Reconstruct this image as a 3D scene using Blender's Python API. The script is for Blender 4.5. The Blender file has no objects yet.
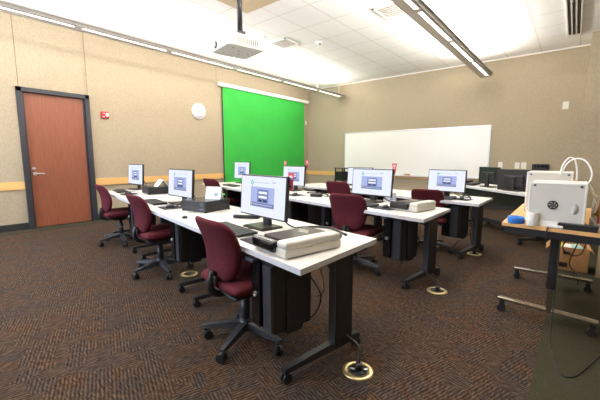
import bpy, bmesh, math, random
from math import sin, cos, pi, radians as R, sqrt
from mathutils import Vector, Matrix
random.seed(7)
sc = bpy.context.scene
COL = sc.collection

# ------------------------------------------------------------------ materials
def lin(c):
    return tuple(((v / 255) / 12.92 if v / 255 <= .04045 else ((v / 255 + .055) / 1.055) ** 2.4) for v in c) + (1,)

def nodes(name):
    m = bpy.data.materials.new(name); m.use_nodes = True
    nt = m.node_tree; nt.nodes.clear()
    out = nt.nodes.new('ShaderNodeOutputMaterial')
    b = nt.nodes.new('ShaderNodeBsdfPrincipled')
    nt.links.new(b.outputs[0], out.inputs[0])
    return m, nt, b

def mat(name, c, rough=.5, metal=0, var=.12, scale=40, bump=0, bscale=None, spec=.5, trans=0, stretch=None, coat=0):
    """plain procedural material: the colour wavers by a noise, with an optional bump"""
    m, nt, b = nodes(name)
    tc = nt.nodes.new('ShaderNodeTexCoord')
    src = tc.outputs['Object']
    if stretch:
        mp = nt.nodes.new('ShaderNodeMapping'); mp.inputs['Scale'].default_value = stretch
        nt.links.new(src, mp.inputs[0]); src = mp.outputs[0]
    n = nt.nodes.new('ShaderNodeTexNoise'); n.inputs['Scale'].default_value = scale; n.inputs['Detail'].default_value = 3
    nt.links.new(src, n.inputs['Vector'])
    r = nt.nodes.new('ShaderNodeValToRGB')
    c0 = lin(c)
    r.color_ramp.elements[0].position = .3; r.color_ramp.elements[1].position = .7
    r.color_ramp.elements[0].color = tuple(v * (1 - var) for v in c0[:3]) + (1,)
    r.color_ramp.elements[1].color = tuple(min(1, v * (1 + var)) for v in c0[:3]) + (1,)
    nt.links.new(n.outputs[0], r.inputs[0]); nt.links.new(r.outputs[0], b.inputs['Base Color'])
    b.inputs['Roughness'].default_value = rough; b.inputs['Metallic'].default_value = metal
    b.inputs['Specular IOR Level'].default_value = spec
    b.inputs['Transmission Weight'].default_value = trans
    b.inputs['Coat Weight'].default_value = coat
    if bump:
        n2 = nt.nodes.new('ShaderNodeTexNoise'); n2.inputs['Scale'].default_value = bscale or scale * 2
        nt.links.new(src, n2.inputs['Vector'])
        bp = nt.nodes.new('ShaderNodeBump'); bp.inputs['Strength'].default_value = bump; bp.inputs['Distance'].default_value = .004
        nt.links.new(n2.outputs[0], bp.inputs['Height']); nt.links.new(bp.outputs[0], b.inputs['Normal'])
    return m

def emit(name, c, s):
    m = bpy.data.materials.new(name); m.use_nodes = True
    nt = m.node_tree; nt.nodes.clear()
    out = nt.nodes.new('ShaderNodeOutputMaterial'); e = nt.nodes.new('ShaderNodeEmission')
    e.inputs[0].default_value = lin(c); e.inputs[1].default_value = s
    nt.links.new(e.outputs[0], out.inputs[0])
    return m

def wall_fabric():
    m, nt, b = nodes('woven_wall_fabric')
    tc = nt.nodes.new('ShaderNodeTexCoord')
    n = nt.nodes.new('ShaderNodeTexNoise'); n.inputs['Scale'].default_value = 42; n.inputs['Detail'].default_value = 4; n.inputs['Roughness'].default_value = .7
    nt.links.new(tc.outputs['Object'], n.inputs['Vector'])
    r = nt.nodes.new('ShaderNodeValToRGB')
    r.color_ramp.elements[0].position = .3; r.color_ramp.elements[1].position = .7
    r.color_ramp.elements[0].color = lin((157, 143, 120)); r.color_ramp.elements[1].color = lin((177, 163, 140))
    nt.links.new(n.outputs[0], r.inputs[0]); nt.links.new(r.outputs[0], b.inputs['Base Color'])
    b.inputs['Roughness'].default_value = .95; b.inputs['Specular IOR Level'].default_value = .1
    n2 = nt.nodes.new('ShaderNodeTexNoise'); n2.inputs['Scale'].default_value = 120
    nt.links.new(tc.outputs['Object'], n2.inputs['Vector'])
    bp = nt.nodes.new('ShaderNodeBump'); bp.inputs['Strength'].default_value = .4; bp.inputs['Distance'].default_value = .004
    nt.links.new(n2.outputs[0], bp.inputs['Height']); nt.links.new(bp.outputs[0], b.inputs['Normal'])
    return m

def carpet():
    m, nt, b = nodes('patterned_carpet')
    N, L = nt.nodes.new, nt.links.new
    tc = N('ShaderNodeTexCoord')
    def stripes(rot, sc):
        mp = N('ShaderNodeMapping'); mp.inputs['Rotation'].default_value = (0, 0, rot); mp.inputs['Scale'].default_value = sc
        L(tc.outputs['Object'], mp.inputs[0])
        n = N('ShaderNodeTexNoise'); n.inputs['Scale'].default_value = 1; n.inputs['Detail'].default_value = 2
        L(mp.outputs[0], n.inputs['Vector']); return n.outputs[0]
    s1 = stripes(.35, (22, 85, 1)); s2 = stripes(.35, (85, 22, 1))
    # patches that choose the direction of the dashes
    v = N('ShaderNodeTexVoronoi'); v.inputs['Scale'].default_value = 8.5; v.distance = 'CHEBYCHEV'
    mp = N('ShaderNodeMapping'); mp.inputs['Rotation'].default_value = (0, 0, .35); L(tc.outputs['Object'], mp.inputs[0])
    L(mp.outputs[0], v.inputs['Vector'])
    sep = N('ShaderNodeSeparateColor'); L(v.outputs['Color'], sep.inputs[0])
    gt = N('ShaderNodeMath'); gt.operation = 'GREATER_THAN'; gt.inputs[1].default_value = .5; L(sep.outputs[0], gt.inputs[0])
    mx = N('ShaderNodeMix'); mx.data_type = 'FLOAT'
    def ribs(axis, s_):
        w_ = N('ShaderNodeTexWave'); w_.bands_direction = axis; w_.inputs['Scale'].default_value = 17; w_.inputs['Distortion'].default_value = 2.2
        w_.inputs['Detail'].default_value = 1; w_.inputs['Detail Scale'].default_value = 2
        L(mp.outputs[0], w_.inputs['Vector'])
        m_ = N('ShaderNodeMix'); m_.data_type = 'FLOAT'; m_.inputs[0].default_value = .75
        L(w_.outputs['Fac'], m_.inputs[2]); L(s_, m_.inputs[3]); return m_.outputs[0]
    L(gt.outputs[0], mx.inputs[0]); L(ribs('Y', s1), mx.inputs[2]); L(ribs('X', s2), mx.inputs[3])
    r = N('ShaderNodeValToRGB')
    e = r.color_ramp.elements
    e[0].position = .3; e[0].color = lin((48, 43, 40)); e[1].position = .72; e[1].color = lin((109, 96, 84))
    k = e.new(.5); k.color = lin((75, 65, 58))
    L(mx.outputs[0], r.inputs[0])
    # patches of slate and rust
    r2 = N('ShaderNodeValToRGB')
    e = r2.color_ramp.elements
    e[0].position = .0; e[0].color = lin((218, 216, 226)); e[1].position = 1; e[1].color = lin((250, 222, 202))
    k = e.new(.5); k.color = lin((236, 226, 218))
    L(sep.outputs[1], r2.inputs[0])
    mu = N('ShaderNodeMix'); mu.data_type = 'RGBA'; mu.blend_type = 'MULTIPLY'; mu.inputs[0].default_value = 1
    L(r.outputs[0], mu.inputs[6]); L(r2.outputs[0], mu.inputs[7])
    L(mu.outputs[2], b.inputs['Base Color'])
    b.inputs['Roughness'].default_value = 1; b.inputs['Specular IOR Level'].default_value = .05
    n3 = N('ShaderNodeTexNoise'); n3.inputs['Scale'].default_value = 220
    L(tc.outputs['Object'], n3.inputs['Vector'])
    bp = N('ShaderNodeBump'); bp.inputs['Strength'].default_value = .6; bp.inputs['Distance'].default_value = .006
    L(n3.outputs[0], bp.inputs['Height']); L(bp.outputs[0], b.inputs['Normal'])
    return m

def ceiling_tiles():
    m, nt, b = nodes('ceiling_tiles')
    N, L = nt.nodes.new, nt.links.new
    tc = N('ShaderNodeTexCoord'); mp = N('ShaderNodeMapping')
    mp.inputs['Location'].default_value = (3.2, -4.1, 0)
    L(tc.outputs['Object'], mp.inputs[0])
    br = N('ShaderNodeTexBrick'); br.offset = 0; br.squash = 1
    br.inputs['Scale'].default_value = 1; br.inputs['Mortar Size'].default_value = .008
    br.inputs['Mortar Smooth'].default_value = .1
    br.inputs['Brick Width'].default_value = .62; br.inputs['Row Height'].default_value = .65
    br.inputs['Color1'].default_value = lin((250, 249, 247)); br.inputs['Color2'].default_value = lin((249, 248, 246))
    br.inputs['Mortar'].default_value = lin((222, 215, 204))
    L(mp.outputs[0], br.inputs['Vector']); L(br.outputs[0], b.inputs['Base Color'])
    b.inputs['Roughness'].default_value = .95
    n = N('ShaderNodeTexNoise'); n.inputs['Scale'].default_value = 90; L(tc.outputs['Object'], n.inputs['Vector'])
    bp = N('ShaderNodeBump'); bp.inputs['Strength'].default_value = .25; bp.inputs['Distance'].default_value = .003
    L(n.outputs[0], bp.inputs['Height']); L(bp.outputs[0], b.inputs['Normal'])
    return m

M = dict(
    wall=wall_fabric(), carpet=carpet(), ceil=ceiling_tiles(),
    border=mat('olive_border_carpet', (63, 61, 48), 1, var=.22, scale=150, bump=.5, spec=.05),
    tan=mat('tan_ceiling_panel', (206, 184, 150), .8, var=.06, scale=20),
    doorwood=mat('red_brown_door_veneer', (134, 76, 52), .45, var=.12, scale=9, stretch=(6, 6, .5)),
    oak=mat('oak_rail', (226, 178, 110), .45, var=.1, scale=12, stretch=(1, 1, 8)),
    darkframe=mat('charcoal_painted_steel', (44, 44, 50), .45, var=.06),
    basebd=mat('black_rubber_base', (34, 34, 37), .6, var=.08),
    seam=mat('dark_panel_seam', (128, 112, 92), .9),
    white_lam=mat('white_laminate', (220, 217, 213), .32, var=.015, scale=30),
    edge=mat('pale_edge_band', (206, 206, 216), .4, var=.03),
    black=mat('black_plastic', (30, 30, 33), .42, var=.12),
    blacksteel=mat('black_powder_coat', (40, 40, 45), .42, var=.1, metal=.2),
    slate=mat('slate_steel', (84, 90, 104), .35, metal=.35, var=.06),
    gloss=mat('black_gloss', (20, 19, 20), .2, var=.05, spec=.35),
    smoke=mat('smoky_glossy_lid', (56, 46, 38), .42, var=.08, spec=.25),
    key=mat('dark_grey_keys', (40, 40, 43), .5),
    rubber=mat('mouse_mat_cloth', (40, 40, 44), .8, var=.15, scale=200),
    maroon=mat('maroon_upholstery', (90, 36, 45), .9, var=.28, scale=160, bump=.5, bscale=260, spec=.15),
    chairblack=mat('chair_base_plastic', (48, 50, 58), .4, var=.1),
    alu=mat('brushed_aluminium', (196, 196, 198), .35, metal=.8, var=.05),
    chrome=mat('polished_chrome', (200, 196, 190), .16, metal=1, var=.03),
    brass=mat('brushed_brass', (226, 204, 150), .3, metal=.85, var=.1),
    white=mat('white_plastic', (236, 235, 232), .4, var=.02),
    offwhite=mat('offwhite_plastic', (226, 222, 212), .5, var=.03),
    silver=mat('pale_silver_plastic', (206, 202, 194), .38, var=.03),
    paper=mat('white_paper', (242, 243, 246), .8, var=.02),
    print_=mat('pale_blue_print', (150, 172, 204), .8, var=.1),
    green=mat('green_screen_cloth', (48, 168, 60), .85, var=.05, scale=3),
    board=mat('whiteboard_enamel', (236, 233, 226), .3, var=.01, scale=2),
    red=mat('red_plastic', (200, 76, 90), .45, var=.06),
    pink=mat('pale_print_on_red', (246, 216, 220), .5),
    blue=mat('bright_blue_tape', (44, 116, 206), .45, var=.06),
    wood=mat('birch_plywood', (214, 168, 110), .5, var=.12, scale=8, stretch=(1, 6, 1)),
    card=mat('corrugated_cardboard', (178, 132, 84), .85, var=.1, scale=14),
    beigebox=mat('beige_cardboard', (176, 160, 128), .85, var=.08, scale=14),
    yellow=mat('yellow_wrapper', (218, 204, 66), .5, var=.2),
    teal=mat('pale_teal_bag', (170, 206, 196), .5, var=.2),
    frost=mat('frosted_white_panel', (214, 213, 209), .35, var=.03, scale=6),
    printer=mat('printer_white', (238, 238, 236), .35, var=.02),
    tube=mat('white_feed_tube', (240, 240, 240), .35, var=.02),
    ventw=mat('white_vent_metal', (226, 222, 216), .5, var=.02),
    ventl=mat('vent_backing', (176, 168, 156), .8),
    ventd=mat('dark_vent_slot', (66, 58, 50), .7),
    fixrim=mat('fixture_dark_rim', (150, 145, 138), .5, var=.03),
    fixture=mat('fixture_grey_paint', (222, 214, 204), .5, metal=0, var=.03),
    projbody=mat('projector_pale_casing', (206, 203, 197), .5, var=.02),
    projbot=mat('projector_grey_underside', (232, 233, 226), .6, var=.08),
    redcover=mat('fire_alarm_red', (178, 34, 40), .4, var=.05),
    glass=mat('window_glass', (255, 255, 255), .02, var=0, trans=1),
    icon=mat('dark_emblem', (46, 46, 48), .5),
    smudge=mat('grey_smudged_panel', (188, 188, 190), .5, var=.12, scale=30),
)
E_SLOT = emit('lit_diffuser', (255, 247, 232), 6)
S_BG = emit('screen_page', (232, 237, 255), 1.0)
S_LAV = emit('screen_lavender', (172, 184, 230), 1.0)
S_MID = emit('screen_panel_blue', (122, 134, 178), 1.0)
S_WHITE = emit('screen_field', (240, 244, 255), 1.0)
S_DARK = emit('screen_buttons', (60, 66, 92), 1.0)
S_GREEN = emit('screen_green', (84, 196, 168), 1.0)
S_YEL = emit('screen_yellow', (238, 214, 110), 1.0)
S_GREY = emit('screen_grey_line', (190, 198, 226), 1.0)
E_LED = emit('green_led', (70, 255, 120), 2.0)

# ------------------------------------------------------------------ mesh builder
class MB:
    def __init__(s):
        s.bm = bmesh.new(); s.mats = []
    def mi(s, m):
        if m not in s.mats: s.mats.append(m)
        return s.mats.index(m)
    def _add(s, tmp, m, T=None, smooth=False):
        if T is not None: bmesh.ops.transform(tmp, matrix=T, verts=tmp.verts[:])
        i = s.mi(m); mp = {}
        for v in tmp.verts: mp[v] = s.bm.verts.new(v.co)
        for f in tmp.faces:
            try:
                g = s.bm.faces.new([mp[v] for v in f.verts]); g.material_index = i; g.smooth = smooth
            except ValueError: pass
        tmp.free(); return s
    def box(s, m, c, d, bev=0, rot=(0, 0, 0), seg=2):
        t = bmesh.new(); bmesh.ops.create_cube(t, size=1)
        bmesh.ops.scale(t, vec=d, verts=t.verts[:])
        if bev: bmesh.ops.bevel(t, geom=t.edges[:], offset=bev, segments=seg, affect='EDGES', profile=.5)
        T = Matrix.Translation(c) @ Matrix.Rotation(rot[2], 4, 'Z') @ Matrix.Rotation(rot[1], 4, 'Y') @ Matrix.Rotation(rot[0], 4, 'X')
        return s._add(t, m, T)
    def cyl(s, m, p, q, r, r2=None, n=18, caps=True):
        p, q = Vector(p), Vector(q); d = q - p
        t = bmesh.new(); bmesh.ops.create_cone(t, cap_ends=caps, segments=n, radius1=r, radius2=r if r2 is None else r2, depth=d.length)
        T = Matrix.Translation((p + q) / 2) @ d.to_track_quat('Z', 'Y').to_matrix().to_4x4()
        i0 = len(s.bm.faces); s._add(t, m, T)
        s.bm.faces.ensure_lookup_table()
        for f in s.bm.faces[i0:]: f.smooth = len(f.verts) == 4
        return s
    def lathe(s, m, prof, c=(0, 0, 0), n=24, T=None):
        t = bmesh.new(); rings = []
        for r, z in prof: rings.append([t.verts.new((r * cos(2 * pi * k / n), r * sin(2 * pi * k / n), z)) for k in range(n)])
        for a, b in zip(rings, rings[1:]):
            for k in range(n): t.faces.new((a[k], a[(k + 1) % n], b[(k + 1) % n], b[k]))
        t.faces.new(rings[0][::-1]); t.faces.new(rings[-1])
        return s._add(t, m, Matrix.Translation(c) @ (T or Matrix()), True)
    def tube(s, m, pts, r, n=8):
        pts = [Vector(p) for p in pts]
        # catmull-rom smoothing
        P = []
        for i in range(len(pts) - 1):
            p0, p1, p2, p3 = pts[max(i - 1, 0)], pts[i], pts[i + 1], pts[min(i + 2, len(pts) - 1)]
            for k in range(6):
                u = k / 6
                P.append(.5 * (2 * p1 + (p2 - p0) * u + (2 * p0 - 5 * p1 + 4 * p2 - p3) * u * u + (3 * p1 - p0 - 3 * p2 + p3) * u ** 3))
        P.append(pts[-1])
        t = bmesh.new(); rings = []
        up = Vector((0, 0, 1))
        for i, p in enumerate(P):
            d = (P[min(i + 1, len(P) - 1)] - P[max(i - 1, 0)]).normalized()
            a = d.cross(up)
            if a.length < 1e-3: a = d.cross(Vector((1, 0, 0)))
            a.normalize(); b = d.cross(a); up = -b if b.length else up
            up = b * -1
            rings.append([t.verts.new(p + a * r * cos(2 * pi * k / n) + b * r * sin(2 * pi * k / n)) for k in range(n)])
        for x, y in zip(rings, rings[1:]):
            for k in range(n): t.faces.new((x[k], x[(k + 1) % n], y[(k + 1) % n], y[k]))
        t.faces.new(rings[0][::-1]); t.faces.new(rings[-1])
        return s._add(t, m, None, True)
    def prism(s, m, poly, z0, z1, T=None, m_side=None):
        """polygon (x, y) extruded z0..z1; sides may have their own material"""
        t = bmesh.new()
        a = [t.verts.new((x, y, z0)) for x, y in poly]; b = [t.verts.new((x, y, z1)) for x, y in poly]
        t.faces.new(a[::-1]); t.faces.new(b); n = len(poly)
        sides = [t.faces.new((a[k], a[(k + 1) % n], b[(k + 1) % n], b[k])) for k in range(n)]
        if T is not None: bmesh.ops.transform(t, matrix=T, verts=t.verts[:])
        i, j = s.mi(m), s.mi(m_side or m); mp = {v: s.bm.verts.new(v.co) for v in t.verts}
        for f in t.faces:
            g = s.bm.faces.new([mp[v] for v in f.verts]); g.material_index = j if f in sides else i
        t.free(); return s
    def quad(s, m, pts):
        f = s.bm.faces.new([s.bm.verts.new(p) for p in pts]); f.material_index = s.mi(m); return s
    def pillow(s, m, hw, L, T, place, n=18, p=6):
        """closed padded panel: half width hw(t), length L, thickness T; place(x, t*L, off) -> point"""
        t = bmesh.new(); G = {}
        us = [-cos(pi * k / n) for k in range(n + 1)]
        for i, a in enumerate(us):
            for j, b in enumerate(us):
                x = a * hw((b + 1) / 2); ed = max(0, (1 - abs(a) ** p) * (1 - abs(b) ** p)) ** .45
                for sgn in (1, -1):
                    if ed < 1e-6 and sgn < 0: G[i, j, -1] = G[i, j, 1]; continue
                    G[i, j, sgn] = t.verts.new(place(x, (b + 1) / 2 * L, sgn * T / 2 * ed))
        for i in range(n):
            for j in range(n):
                for sgn in (1, -1):
                    q = [G[i, j, sgn], G[i + 1, j, sgn], G[i + 1, j + 1, sgn], G[i, j + 1, sgn]]
                    q = list(dict.fromkeys(q))
                    if sgn < 0: q = q[::-1]
                    try: t.faces.new(q)
                    except ValueError: pass
        return s._add(t, m, None, True)
    def mesh(s, name):
        bmesh.ops.remove_doubles(s.bm, verts=s.bm.verts[:], dist=1e-6)
        bmesh.ops.recalc_face_normals(s.bm, faces=s.bm.faces[:])
        me = bpy.data.meshes.new(name); s.bm.to_mesh(me); s.bm.free()
        for m in s.mats: me.materials.append(m)
        return me
    def obj(s, name, parent=None, loc=(0, 0, 0), rz=0):
        return link(name, s.mesh(name), parent, loc, rz)

def link(name, me, parent=None, loc=(0, 0, 0), rz=0):
    o = bpy.data.objects.new(name, me); COL.objects.link(o)
    o.parent = parent; o.location = loc; o.rotation_euler = (0, 0, rz)
    return o
def tag(o, label, cat, group=None):
    o['label'] = label; o['category'] = cat
    if group: o['group'] = group
    return o
def thing(name, label, cat, loc=(0, 0, 0), rz=0, group=None):
    return tag(link(name, None, None, loc, rz), label, cat, group)
def struct(o):
    o['kind'] = 'structure'; return o
def kids(o): return [c for c in bpy.data.objects if c.parent == o]
def copy_tree(o, parent=None):
    c = o.copy(); COL.objects.link(c); c.parent = parent
    for ch in kids(o): copy_tree(ch, c)
    return c
def dup(o, label, loc, rz=0):
    c = copy_tree(o); c.location = loc; c.rotation_euler = (0, 0, rz); c['label'] = label
    return c

# ------------------------------------------------------------------ setting
XL, YB, YR, XR, YF, ZC = -7.03, 8.98, 8.18, 2.6, -2.6, 3.44
XS = .065
MB().prism(M['carpet'], [(XL - .1, YF - .1), (XR + .1, YF - .1), (XR + .1, YB + .1), (XL - .1, YB + .1)], -.1, 0).obj('floor')['kind'] = 'structure'
MB().prism(M['ceil'], [(XL - .1, YF - .1), (XR + .1, YF - .1), (XR + .1, YB + .1), (XL - .1, YB + .1)], ZC, ZC + .1).obj('ceiling')['kind'] = 'structure'
# flat olive border carpet along the left wall and on the right
struct(MB().prism(M['border'], [(XL, YF), (-6.74, YF), (-6.74, YB), (XL, YB)], 0, .004).obj('trim_1'))
struct(MB().prism(M['border'], [(-.125, YF), (XR, YF), (XR, YR), (-.03, YR)], 0, .004).obj('trim_2'))
DY0, DY1, DZ = 1.335, 2.385, 2.34        # door frame outside
w = MB()
w.box(M['wall'], (XL - .05, (YF + DY0 + .05) / 2, ZC / 2), (.1, DY0 + .05 - YF, ZC))
w.box(M['wall'], (XL - .05, (DY1 - .05 + YB) / 2, ZC / 2), (.1, YB - DY1 + .05, ZC))
w.box(M['wall'], (XL - .05, (DY0 + DY1) / 2, (DZ - .04 + ZC) / 2), (.1, DY1 - DY0 - .09, ZC - DZ + .04))
struct(w.obj('wall_left'))
struct(MB().box(M['wall'], ((XL + XS) / 2, YB + .05, ZC / 2), (XS - XL, .1, ZC)).obj('wall_back'))
struct(MB().box(M['wall'], ((XS + XR) / 2, (YR + YB) / 2 + .05, ZC / 2), (XR - XS, YB - YR + .1, ZC)).obj('wall_back_right'))
struct(MB().box(M['wall'], (XR + .05, (YF + YR) / 2, ZC / 2), (.1, YR - YF, ZC)).obj('wall_right'))
# wall behind the camera with a daylight window
WX0, WX1, WZ0, WZ1 = -6.8, -3.6, .9, 2.7
w = MB()
w.box(M['wall'], ((XL + WX0) / 2, YF - .05, ZC / 2), (WX0 - XL, .1, ZC))
w.box(M['wall'], ((XR + WX1) / 2, YF - .05, ZC / 2), (XR - WX1, .1, ZC))
w.box(M['wall'], ((WX0 + WX1) / 2, YF - .05, WZ0 / 2), (WX1 - WX0, .1, WZ0))
w.box(M['wall'], ((WX0 + WX1) / 2, YF - .05, (ZC + WZ1) / 2), (WX1 - WX0, .1, ZC - WZ1))
struct(w.obj('wall_front'))
w = MB()
for x in (WX0 + .03, (WX0 + WX1) / 2, WX1 - .03): w.box(M['darkframe'], (x, YF - .05, (WZ0 + WZ1) / 2), (.06, .08, WZ1 - WZ0))
for z in (WZ0 + .03, WZ1 - .03): w.box(M['darkframe'], ((WX0 + WX1) / 2, YF - .05, z), (WX1 - WX0, .08, .06))
win = struct(w.obj('window_1'))
MB().box(M['glass'], ((WX0 + WX1) / 2, YF - .06, (WZ0 + WZ1) / 2), (WX1 - WX0 - .1, .008, WZ1 - WZ0 - .1)).obj('window_pane', win)
# door
w = MB()
for y in (DY0 + .0375, DY1 - .0375): w.box(M['darkframe'], (XL - .03, y, DZ / 2), (.14, .075, DZ), .006)
w.box(M['darkframe'], (XL - .03, (DY0 + DY1) / 2, DZ - .0375), (.14, DY1 - DY0, .075), .006)
for y in (DY0 + .085, DY1 - .085): w.box(M['darkframe'], (XL - .035, y, DZ / 2 - .03), (.03, .03, DZ - .06))
d = struct(w.obj('door_1'))
MB().box(M['doorwood'], (XL - .05, (DY0 + DY1) / 2, (DZ - .07) / 2 + .004), (.044, DY1 - DY0 - .155, DZ - .08), .003).obj('door_leaf', d)
h = MB(); hy = DY0 + .155
h.cyl(M['alu'], (XL - .03, hy, .93), (XL - .015, hy, .93), .03)
h.cyl(M['alu'], (XL - .02, hy, .93), (XL + .035, hy, .93), .012)
h.tube(M['alu'], [(XL + .035, hy - .008, .93), (XL + .037, hy + .05, .931), (XL + .03, hy + .12, .926)], .011)
h.obj('door_handle', d)
MB().cyl(M['alu'], (XL - .03, hy - .01, 1.02), (XL - .012, hy - .01, 1.02), .024).cyl(M['alu'], (XL - .012, hy - .01, 1.02), (XL - .005, hy - .01, 1.02), .014).obj('deadbolt', d)
# rails, baseboards, seams
def strip(name, m, c, dm, bev=0): struct(MB().box(m, c, dm, bev).obj(name))
def wallrun(name, m, y0, y1, z0, z1, t): strip(name, m, (XL + t / 2, (y0 + y1) / 2, (z0 + z1) / 2), (t, y1 - y0, z1 - z0), .003)
wallrun('trim_3', M['oak'], YF, DY0 - .003, .675, .805, .022)
wallrun('trim_4', M['oak'], DY1 + .003, 5.39, .675, .805, .022)
wallrun('trim_5', M['oak'], 8.70, YB - .025, .665, .795, .022)
strip('trim_6', M['oak'], ((XL + XS) / 2, YB - .011, .705), (XS - XL, .022, .13), .003)
wallrun('baseboard_left', M['basebd'], YF, DY0 - .003, .004, .115, .012)
wallrun('baseboard_left_far', M['basebd'], DY1 + .003, YB, .004, .115, .012)
strip('baseboard_back', M['basebd'], ((XL + XS) / 2, YB - .006, .06), (XS - XL, .012, .11))
strip('baseboard_right', M['basebd'], ((XS + XR) / 2, YR - .006, .06), (XR - XS, .012, .11))
for k, (y, z0) in enumerate(((1.378, DZ), (2.37, DZ), (5.26, 3.10))):
    strip('trim_%d' % (7 + k), M['seam'], (XL + .001, y, (z0 + ZC) / 2), (.002, .012, ZC - z0))
# shallow step of the ceiling against the back wall
strip('trim_10', M['ventw'], ((XL + XS) / 2, YB - .012, ZC - .012), (XS - XL, .024, .024))
# tan panel let into the tile ceiling above the projector
strip('trim_11', M['tan'], (-3.23, 2.46, ZC - .004), (1.8, 2.5, .008))

# ------------------------------------------------------------------ ceiling things
def pendant(x, z, ybreaks, label, wallside=1):
    y0, y1 = ybreaks[0], ybreaks[-1]
    t = thing('pendant_light', label, 'light', (x, y0, z), 0, 'linear pendant lights')
    L = y1 - y0
    b = MB(); W = .215
    b.box(M['fixture'], (0, L / 2, .062), (W, L, .012))                                   # top tray
    for sx in (-1, 1): b.box(M['fixrim'], (sx * (W / 2 - .006), L / 2, .03), (.012, L, .06), .003)
    b.box(M['fixture'], (-.045, L / 2, .006), (.118, L, .012))                             # broad lower plate
    b.box(M['fixture'], (.086, L / 2, .006), (.032, L, .012))
    for yb in ybreaks: b.box(M['fixture'], (.042, min(max(yb - y0, .05), L - .05), .006), (.058, .1, .012))
    b.box(M['fixture'], (0, .006, .03), (W, .012, .06)); b.box(M['fixture'], (0, L - .006, .03), (W, .012, .06))
    b.obj('housing', t)
    for ya, yb in zip(ybreaks, ybreaks[1:]):
        MB().box(E_SLOT, (.042, (ya + yb) / 2 - y0, .014), (.056, yb - ya - .11, .006)).obj('diffuser', t)
    rim = MB()
    for sx in (-1, 1): rim.box(M['ventw'], (sx * (W / 2 + .012), L / 2, .064), (.024, L, .006))
    rim.obj('reflector', t)
    for yy in [.12] + [v - y0 for v in ybreaks[1:-1]] + ([L - .12] if wallside < 1 else []):
        MB().cyl(M['ventw'], (0, yy, .068), (0, yy, ZC - z), .006, n=8).cyl(M['ventw'], (0, yy, ZC - z - .012), (0, yy, ZC - z), .05).obj('hanger', t)
    def lamp(name, zz, up, wt, col, tilt=0):
        ld = bpy.data.lights.new(name, 'AREA'); ld.shape = 'RECTANGLE'; ld.size = .14; ld.size_y = L - 1.0; ld.energy = wt; ld.color = col
        lo = bpy.data.objects.new(name, ld); COL.objects.link(lo); lo.parent = t
        lo.location = (.042 if not up else 0, L / 2, zz); lo.rotation_euler = (0, pi + tilt if up else 0, 0)
    for tl, fr in ((-.95, wallside), (.95, 1)): lamp('uplight', .14, True, UP * L * fr, (1, .955, .89), tl)
    lamp('downlight', -.006, False, DOWN * L, (1, .955, .89))
    return t
UP, DOWN = 17, 7
pendant(-5.70, 3.05, [-2.45, -1.03, .42, 1.86, 3.25, 4.72, 6.20, 7.66, 8.9], 'long pendant light hanging along the wall with the door and green screen', .45)
pendant(-1.68, 3.0, [-2.0, -.2, 1.4, 2.85, 4.28, 5.7, 7.12, 8.6], 'long pendant light ending above the right end of the whiteboard')

def vent(x, y, sx, sy, label):
    t = thing('ceiling_vent', label, 'vent', (x, y, ZC), 0, 'ceiling air vents')
    MB().box(M['ventl'], (0, 0, -.004), (sx * .9, sy * .9, .008)).obj('backing', t)
    f = MB()
    for s in (-1, 1):
        f.box(M['ventw'], (s * (sx / 2 - .02), 0, -.009), (.04, sy, .018), .003); f.box(M['ventw'], (0, s * (sy / 2 - .02), -.009), (sx, .04, .018), .003)
    f.obj('frame', t)
    s = MB()
    for k in range(7): s.box(M['ventw'], (0, -sy / 2 + .07 + k * (sy - .14) / 6, -.012), (sx - .07, .038, .006), 0, (.5, 0, 0))
    s.obj('louvre', t)
vent(-2.30, 5.05, .5, .52, 'square ceiling vent left of the right hanging light')
vent(-4.60, 5.10, .44, .46, 'square ceiling vent just right of the projector')
t = thing('linear_diffuser', 'dark slotted linear air diffuser in the ceiling near the right corner', 'vent', (-.185, 6.55, ZC))
MB().box(M['ventd'], (0, 0, -.004), (.17, 3.0, .008)).obj('backing', t)
b = MB()
for x in (-.09, -.032, .026, .09): b.box(M['ventw'], (x, 0, -.012), (.02, 3.04, .024), .003)
for y in (-1.51, 1.51): b.box(M['ventw'], (0, y, -.012), (.2, .02, .024))
b.obj('slot_bars', t)
def sensor(x, y, label, r=.05):
    t = thing('sprinkler', label, 'sprinkler', (x, y, ZC), 0, 'small ceiling fittings')
    MB().lathe(M['alu'], [(.035, -.006), (.035, 0)], n=16).obj('escutcheon', t)
    MB().cyl(M['alu'], (0, 0, -.03), (0, 0, 0), .012).lathe(M['alu'], [(.02, -.036), (.022, -.03)], n=12).obj('head', t)
sensor(-1.95, 6.2, 'small sprinkler head to the right of the right hanging light'); sensor(-5.25, 6.55, 'small sprinkler head in the bright ceiling above the green screen')
sensor(-4.65, 4.62, 'small sprinkler head close beside the projector body')
t = thing('occupancy_sensor', 'white round ceiling sensor right of the square vent', 'sensor', (-4.03, 5.48, ZC))
MB().lathe(M['white'], [(.03, -.04), (.055, -.03), (.075, -.012), (.08, 0)]).obj('dome', t)
MB().lathe(M['black'], [(.018, -.05), (.028, -.04), (.028, -.034)], c=(.015, .0, 0), n=16).obj('lens', t)

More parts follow.
